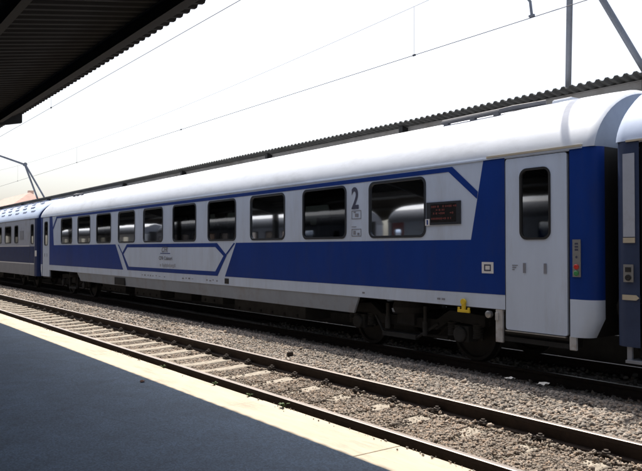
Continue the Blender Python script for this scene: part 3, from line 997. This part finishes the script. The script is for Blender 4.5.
left, rl = make_coach("passenger_coach", "slate blue and grey coach with dashed ribs on its pale roof, coupled at far left", (-45.6, 9.735, -.10), spl)
rb = MB()
prof = roof_profile(HW, 3.2, 1.0)
for ri, idx in enumerate((4, 6, 8, 10, 12, 13, 14)):
    (y0, z0), (y1, z1) = prof[idx], prof[idx + 1]
    nrm = Vector((0, -(z1 - z0), (y1 - y0))).normalized()
    if nrm.z < 0: nrm = -nrm
    off = (ri % 2) * .75
    x = -12.4 + off
    while x < 12.3:
        a = Vector((x, y0, z0)) ; b_ = Vector((x, y0 + (y1 - y0) * .5, z0 + (z1 - z0) * .5))
        q = [a, b_, b_ + Vector((.62, 0, 0)), a + Vector((.62, 0, 0))]
        q2 = [p + nrm * .010 for p in q]
        rb.rings([[p - nrm * .01 for p in q], q2], 0)
        x += 1.5
rb.build("roof_rib", M['roofrib'], rl)
def Ll(x): return x + 45.6
p = MB(); p.box((Ll(-35.4), yN - .012, 2.27), (Ll(-34.72), yN - .003, 2.68)); p.build("number_board", M['mgrey'], left)
p = MB(); p.box((Ll(-32.70), yN - .012, 1.50), (Ll(-32.40), yN - .003, 1.76)); p.build("white_plate", M['plate'], left)
# right: dark slate coach, only its end in view
pr = []
Xr = 11.7
pr.append((1, [(-Xr, .62), (Xr, .62), (Xr, 1.98), (-Xr, 1.98)], 1))
wr = [(-9.5 + 2.11 * k, 1.4, 2.06, 2.98) for k in range(10)]
spr = dict(windows=wr, door=(12.45, .98), door_z=.62, door_mat=M['black'], dwin=(.5, .9, 2.4), wall_mats=[M['lgrey'], M['slate2'], M['slate2'], M['black']], paint=pr, zb=.62,
           skirt=(0, 0), roof_mat=M['roof2'], gutter_mat=M['tan'], end_levels=[(.62, 0, 1), (1.2, 0, 1), (3.2, 0, 1)], end_mi=3, seats=True, boxes=[(-3, 2, .35, M['under'])], detail=False)
right, rr_ = make_coach("passenger_coach", "dark slate coach with curved pale blue roof end at the right edge", (8.37, 9.735, -.10), spr)
def Lr(x): return x - 8.37
p = MB(); p.box((Lr(-4.825), yN - .010, 1.995), (Lr(-4.67), yN - .003, 3.04)); p.build("end_panel", M['lgrey'], right)
p = MB(); p.box((Lr(-4.825), yN - .014, 1.92), (Lr(-4.67), yN - .003, 1.985)); p.build("trim_strip", M['tan'], right)
p = MB(); p.rings([[(Lr(-4.84), yN - .014, 1.205), (Lr(-4.66), yN - .014, 1.205), (Lr(-4.62), yN - .014, 1.235), (Lr(-4.66), yN - .014, 1.27), (Lr(-4.84), yN - .014, 1.27)],
                   [(Lr(-4.84), yN - .003, 1.205), (Lr(-4.66), yN - .003, 1.205), (Lr(-4.62), yN - .003, 1.235), (Lr(-4.66), yN - .003, 1.27), (Lr(-4.84), yN - .003, 1.27)]], 0)
p.build("trim_strip", M['tan'], right)
so = MB(); so.box((Lr(-4.82), yN - .02, 1.43), (Lr(-4.69), yN - .003, 1.65)); so = so.build("socket_plate", M['metal'], right)
for zc, sq in ((1.585, True), (1.485, False)):
    q = MB()
    if sq: q.box((Lr(-4.79), yN - .032, zc - .03), (Lr(-4.72), yN - .0205, zc + .03))
    else: q.lathe([(.038, 0), (.038, -.014), (.02, -.016), (.0, -.010)], (Lr(-4.755), yN - .0205, zc), 'y', 16)
    q.build("socket", M['black'], so)
st = MB(); st.box((Lr(-4.80), yN + .02, .42), (Lr(-4.74), yN + .06, .66)); st.box((Lr(-4.80), yN - .02, .42), (Lr(-3.6), yN + .28, .455)); st.build("door_step", M['mgrey'], right)

# ---- train standing behind the photographer (seen mirrored in the panes)
pb = [(1, [(-Xr, .9), (Xr, .9), (Xr, 1.9), (-Xr, 1.9)], 1)]
wb_ = [(-9.5 + 2.11 * k, 1.3, 2.06, 2.98) for k in range(10)]
spb = dict(windows=wb_, door=(12.45, .9), door_z=.62, door_mat=M['dred'], dwin=(.5, .9, 2.4), wall_mats=[M['lgrey'], M['dred'], M['black']], paint=pb, zb=.62,
           skirt=(0, 0), roof_mat=M['mgrey'], gutter_mat=M['mgrey'], end_levels=[(.62, 0, 1), (1.9, 0, 0), (3.2, 0, 0)], end_mi=0, boxes=[], detail=False)
make_coach("passenger_coach", "white and dark red coach behind the platform, seen mirrored in the right-hand windows", (-14.4, -9.6, -.08), spb)
spb2 = dict(spb); spb2['roof_mat'] = M['mgrey']; spb2['wall_mats'] = [M['lgrey'], M['blue'], M['black']]; spb2['door_mat'] = M['lgrey']
make_coach("passenger_coach", "grey and blue coach behind the platform, seen mirrored in the left-hand windows", (-44.5, -9.6, -.08), spb2)

spb3 = dict(spb); spb3['roof_mat'] = M['mgrey']; spb3['wall_mats'] = [M['plate'], M['slate'], M['black']]; spb3['door_mat'] = M['slate']
make_coach("passenger_coach", "white and slate coach behind the platform, mirrored faintly in the farthest windows", (-74.6, -9.6, -.08), spb3)

# ------------------------------------------------------------------ platform canopies (butterfly roofs of corrugated sheet)
def corrugated(x0, x1, y0, z0, y1, z1, pitch, amp, t=.012):
    """sheet running from edge (y0,z0) to (y1,z1), waves along x"""
    m_ = MB()
    n = int((x1 - x0) / pitch)
    prof = []
    for i in range(n):
        xx = x0 + i * pitch
        for a, h in ((0, 0), (.16, .0), (.34, 1), (.66, 1), (.84, 0)):
            prof.append((xx + a * pitch, h * amp))
    b = len(m_.v)
    for (yy, zz) in ((y0, z0), (y1, z1)):
        for px, ph in prof: m_.v.append((px, yy, zz + ph))
    for (yy, zz) in ((y0, z0), (y1, z1)):
        for px, ph in prof: m_.v.append((px, yy, zz + ph + t))
    N = len(prof)
    for j in range(N - 1):
        m_.f.append((b + j, b + j + 1, b + N + j + 1, b + N + j)); m_.m.append(0)
        m_.f.append((b + 2 * N + j, b + 2 * N + j + 1, b + 3 * N + j + 1, b + 3 * N + j)); m_.m.append(0)
        m_.f.append((b + j, b + j + 1, b + 2 * N + j + 1, b + 2 * N + j)); m_.m.append(0)
        m_.f.append((b + N + j, b + N + j + 1, b + 3 * N + j + 1, b + 3 * N + j)); m_.m.append(0)
    return m_
SLOPE = .18
def canopy(label, ye, ze, dirn, width, x0, x1, sheet, chan, cols, rafters, purl, amp, pitch):
    """ye,ze: edge facing the tracks we look across; dirn=+1 if the roof extends towards +y"""
    root = empty("platform_canopy", (0, ye + dirn * width / 2, .23), label, "canopy")
    off = Vector(root.location)
    def B_(mbx, nm, m_, bevel=0):
        mbx.v = [(a - off.x, b - off.y, c - off.z) for a, b, c in mbx.v]
        return mbx.build(nm, m_, root, bevel=bevel)
    mid = width / 2
    def zs(d): return ze - SLOPE * (d if d <= mid else width - d)
    B_(corrugated(x0, x1, ye, ze, ye + dirn * mid, zs(mid), pitch, amp), "roof_sheet", sheet)
    B_(corrugated(x0, x1, ye + dirn * mid, zs(mid), ye + dirn * width, ze, pitch, amp), "roof_sheet", sheet)
    for d, h, m_ in purl:
        q = MB()
        yc = ye + dirn * d; zt_ = zs(d) - .004
        q.box((x0, yc - .05, zt_ - .014), (x1, yc + .05, zt_ - .002))
        q.box((x0, yc - .006, zt_ - h), (x1, yc + .006, zt_ - .0145))
        q.box((x0, yc - .05, zt_ - h - .012), (x1, yc + .05, zt_ - h - .0005))
        B_(q, "purlin", m_)
    for xr in rafters:
        q = MB()
        def raft(da, db, ha, hb):
            za, zb2 = zs(da) - .03, zs(db) - .03
            ya, yb = ye + dirn * da, ye + dirn * db
            q.rings([[(xr - .07, ya, za), (xr + .07, ya, za), (xr + .07, ya, za - ha), (xr - .07, ya, za - ha)],
                     [(xr - .07, yb, zb2), (xr + .07, yb, zb2), (xr + .07, yb, zb2 - hb), (xr - .07, yb, zb2 - hb)]], 0)
        raft(.10, mid, .22, .48); raft(mid, width - .1, .48, .22)
        B_(q, "rafter", M['steel'])
    for xc in cols:
        q = MB()
        yc = ye + dirn * mid
        zt_ = zs(mid) - .5
        q.rings([[(xc - .14, yc - .14, .23), (xc + .14, yc - .14, .23), (xc + .14, yc + .14, .23), (xc - .14, yc + .14, .23)],
                 [(xc - .11, yc - .11, zt_), (xc + .11, yc - .11, zt_), (xc + .11, yc + .11, zt_), (xc - .11, yc + .11, zt_)]], 0)
        q.box((xc - .25, yc - .25, .231), (xc + .25, yc + .25, .30))
        B_(q, "column", M['steel'])
rx = [-18.0 - 11.0 * k for k in range(-2, 12)]
canopy("dark corrugated platform roof overhanging at the top left corner", 4.335, 5.07, -1, 12.7, -150, 14, M['sheet'], M['steel'],  # unseen rear part widened to cut fill light and darken the mirrored view
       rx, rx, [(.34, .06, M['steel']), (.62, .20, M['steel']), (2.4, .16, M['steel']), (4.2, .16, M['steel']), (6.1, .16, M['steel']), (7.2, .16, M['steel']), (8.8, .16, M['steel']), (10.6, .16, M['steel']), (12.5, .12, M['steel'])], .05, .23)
canopy("dark roof added beyond the rear track to darken reflections in the coach windows", -11.7, 5.0, -1, 11.0, -150, 14, M['sheet'], M['steel'],
       rx[:9], rx[:9], [(.3, .16, M['steel']), (3.0, .16, M['steel']), (8.0, .16, M['steel'])], .05, .285)  # unseen roof added to darken the panes and reduce sky fill
canopy("long low corrugated platform roof running behind the coaches", 12.2, 4.935, 1, 7.0, -150, 14, M['sheet2'], M['fascia'],
       [-6.5 - 13 * k for k in range(-1, 11)], [-.2 - 6.5 * k for k in range(-2, 23)], [(.30, .20, M['fascia']), (1.6, .16, M['steel']), (3.2, .16, M['steel']), (5.0, .16, M['steel']), (6.6, .16, M['steel'])], .045, .19)

# ------------------------------------------------------------------ overhead line
def mast(x, label, grp):
    root = empty("catenary_mast", (x, 14.9, .23), label, "mast", grp)
    ap = Vector((0, 11.6 - 14.9, 7.25 - .23))
    for s in (-1, 1):
        q = MB()
        foot = Vector((s * 2.5, 0, 0))
        q.tube([foot, ap + Vector((s * .06, 0, 0))], .06, 12)
        q.box((foot.x - .22, -.22, 0), (foot.x + .22, .22, .06))
        q.build("leg", M['mast'], root, smooth=True)
    q = MB()
    tip = Vector((0, 8.9 - 14.9, 8.05 - .23))
    q.tube([ap + Vector((0, .05, -.02)), tip], .075, 12, r2=.06)
    q.lathe([(0, -.12), (.12, -.12), (.12, .12), (0, .12)], tuple(ap), 'x', 12)
    arm = q.build("arm", M['mast'], root, smooth=True)
    for yt, zc in ((9.735, 5.58),):
        yl = yt - 14.9
        za = ap.z + (tip.z - ap.z) * (yl - ap.y) / (tip.y - ap.y)
        q = MB()
        q.tube([(0, yl + .15, za - .10 - .23 + .23), (0, yl + .1, zc + .62 - .23), (.10, yl + .05, zc + .52 - .23), (.30, yl, zc + .45 - .23), (.42, yl, zc + .30 - .23), (.45, yl, zc + .06 - .23)], .024, 8)
        q.box((.40, yl - .02, zc + .035 - .23), (.50, yl + .02, zc + .07 - .23))
        q.build("registration_arm", M['mast'], root, smooth=True)
        q = MB()
        for k in range(5):
            q.lathe([(.03, -.04), (.075, -.02), (.075, .0), (.03, .03)], (0, yl + .12, zc + .95 + k * .075 - .23), 'z', 12)
        q.build("insulator", M['insul'], root, smooth=True)
    return root
mast(-7.7, "near grey A-frame mast rising over the coach roof at top right", "catenary masts")
mast(-48.3, "distant bent A-frame mast at the left edge of the sky", "catenary masts")
def wire(name, y, zf, x0, x1, r, label, drops=None):
    q = MB()
    n = 60
    q.tube([(x0 + (x1 - x0) * i / n, y, zf(x0 + (x1 - x0) * i / n)) for i in range(n + 1)], r, 6)
    ob = q.build(name, M['wire'], smooth=True)
    tag(ob, label, "wire")
    return ob
SP = [(-88.9, -48.3), (-48.3, -7.7), (-7.7, 32.9)]
def span_t(x):
    t = ((x + 7.7) / 40.6) % 1.0
    return 4 * t * (1 - t)
def mess2(x): return 6.66 - .42 * span_t(x)
def cont2(x): return 5.62 + .05 * math.sin(x * .05)
c2 = wire("contact_wire", 9.735, cont2, -120, 20, .0065, "contact wire with a hook hanging over the blue and white coach")
m2 = wire("messenger_wire", 9.735, mess2, -120, 20, .004, "thin sagging wire above the hooked contact wire")
c1 = wire("contact_wire", 5.3125, lambda x: 5.535, -120, 20, .0055, "contact wire nearest the dark roof over the near track")
m1 = wire("messenger_wire", 5.3125, lambda x: 6.55 - .4 * span_t(x), -120, 20, .006, "upper wire of the near track, behind the dark roof edge")
for w_, fa, fb, yy in ((c2, mess2, cont2, 9.735), (c1, (lambda x: 6.55 - .4 * span_t(x)), (lambda x: 5.535), 5.3125)):
    for k in range(9):
        x = -10.05 - 10.7 * k if yy > 9 else -8.9 - 10.5 * k
        q = MB(); q.tube([(x, yy, fb(x)), (x, yy, fa(x))], .0032, 5)
        q.box((x - .035, yy - .014, fb(x) - .016), (x + .035, yy + .014, fb(x) + .016))
        q.build("dropper", M['wire'], w_)

# ------------------------------------------------------------------ distant houses
def house(label, x0, x1, y0, y1, zw, zr, ov=.8):
    root = empty("house", ((x0 + x1) / 2, (y0 + y1) / 2, -.62), label, "house")
    ox, oy = root.location.x, root.location.y
    q = MB(); q.box((x0 - ox, y0 - oy, 0), (x1 - ox, y1 - oy, zw + .62)); q.build("wall", M['stucco'], root)
    q = MB()
    a0, a1, b0, b1 = x0 - ox - ov, x1 - ox + ov, y0 - oy - ov, y1 - oy + ov
    h = (b1 - b0) / 2; z0 = zw + .62; z1 = zr + .62
    ra, rb_ = (a0 + h * .8, 0, z1), (a1 - h * .8, 0, z1)
    for pl_ in ([(a0, b0, z0), (a1, b0, z0), rb_, ra], [(a1, b1, z0), (a0, b1, z0), ra, rb_], [(a0, b1, z0), (a0, b0, z0), ra], [(a1, b0, z0), (a1, b1, z0), rb_]):
        q.poly(pl_)
    q.poly([(a0, b0, z0), (a0, b1, z0), (a1, b1, z0), (a1, b0, z0)])
    rf_ = q.build("roof", M['tile'], root)
    q = MB(); q.box((-.5, h * .25, z0 + (z1 - z0) * .55), (.4, h * .25 + .8, z1 + 1.0)); q.build("chimney", M['stucco'], rf_)
    n = max(3, int((x1 - x0) / 3))
    for k in range(n):
        xx = x0 - ox + (k + .5) * (x1 - x0) / n
        q = MB(); q.box((xx - .6, y0 - oy - .06, zw - 1.9), (xx + .6, y0 - oy + .02, zw - .4)); f = q.build("window", M['frame'], root)
house("large pale pink hip-roofed house far beyond at the left edge", -141, -112, 22, 36, 5.4, 10.7)
house("lower pale pink house roof just above the long platform roof, far left", -109, -93, 25, 35, 6.0, 8.9)

# ------------------------------------------------------------------ small things on the ground
def scrap(x, y, z, label, m, s=.07, nm="paper_scrap", cat="litter"):
    q = MB()
    rn = random.Random(int(abs(x * 100)))
    n = 5
    for i in range(n):
        for j in range(3):
            q.v.append(((i / (n - 1) - .5) * 2 * s, (j / 2 - .5) * 1.2 * s, rn.uniform(0, .35) * s))
    for i in range(n - 1):
        for j in range(2):
            q.f.append((i * 3 + j, (i + 1) * 3 + j, (i + 1) * 3 + j + 1, i * 3 + j + 1)); q.m.append(0)
    o = q.build(nm, m, loc=(x, y, z)); o.rotation_euler = (0, 0, rn.uniform(0, 3))
    sol = o.modifiers.new("thickness", 'SOLIDIFY'); sol.thickness = .003
    return tag(o, label, cat)
scrap(-6.44, 8.10, -.10, "white paper scrap on shaded gravel, left of the pair by the coach", M['paper'])
scrap(-5.89, 8.11, -.10, "white paper scrap on shaded gravel, right of the pair by the coach", M['paper'], .09)
scrap(-7.64, 3.12, .235, "dry brown leaf on the dark platform beside the pale edge", M['leaf'], .04, "dry_leaf", "leaf")
q = MB(); v_, f_ = ROCKS[2]
q.v = [tuple(p * .075) for p in v_]; q.f = [tuple(int(k) for k in t) for t in f_]; q.m = [0] * len(q.f)
tag(q.build("dark_stone", M['clip'], loc=(-10.13, 6.83, -.08)), "single dark lump of stone on the pale gravel strip", "stone")
def weed(x, y, z, label, n=16, h=.11):
    q = MB(); rn = random.Random(int(abs(x) * 91))
    for k in range(n):
        a = rn.uniform(0, 6.28); l_ = h * rn.uniform(.5, 1.1); w_ = .012
        d = Vector((math.cos(a), math.sin(a), 0)); s_ = Vector((-d.y, d.x, 0)) * w_
        p0 = d * .01; p1 = d * l_ * .45 + Vector((0, 0, l_ * .7)); p2 = d * l_ + Vector((0, 0, l_ * .75))
        b = len(q.v)
        q.v += [tuple(p0 - s_ * .4), tuple(p0 + s_ * .4), tuple(p1 + s_), tuple(p1 - s_), tuple(p2)]
        q.f += [(b, b + 1, b + 2, b + 3), (b + 3, b + 2, b + 4)]; q.m += [0, 0]
    return tag(q.build("weed_tuft", M['weed'], loc=(x, y, z)), label, "weed")
for wx_, lab, n_, h_ in ((-5.61, "tallest green weed tuft on the outer lip of the platform edge, first from the right", 16, .07),
                       (-6.25, "small weed tuft on the platform lip, second from the right", 10, .05),
                       (-7.0, "sparse weed tuft on the platform lip, third from the right", 8, .05),
                       (-8.4, "tiny weed tuft on the platform lip, leftmost of the four", 8, .045)):
    weed(wx_, 3.705, .225, lab, n_, h_)
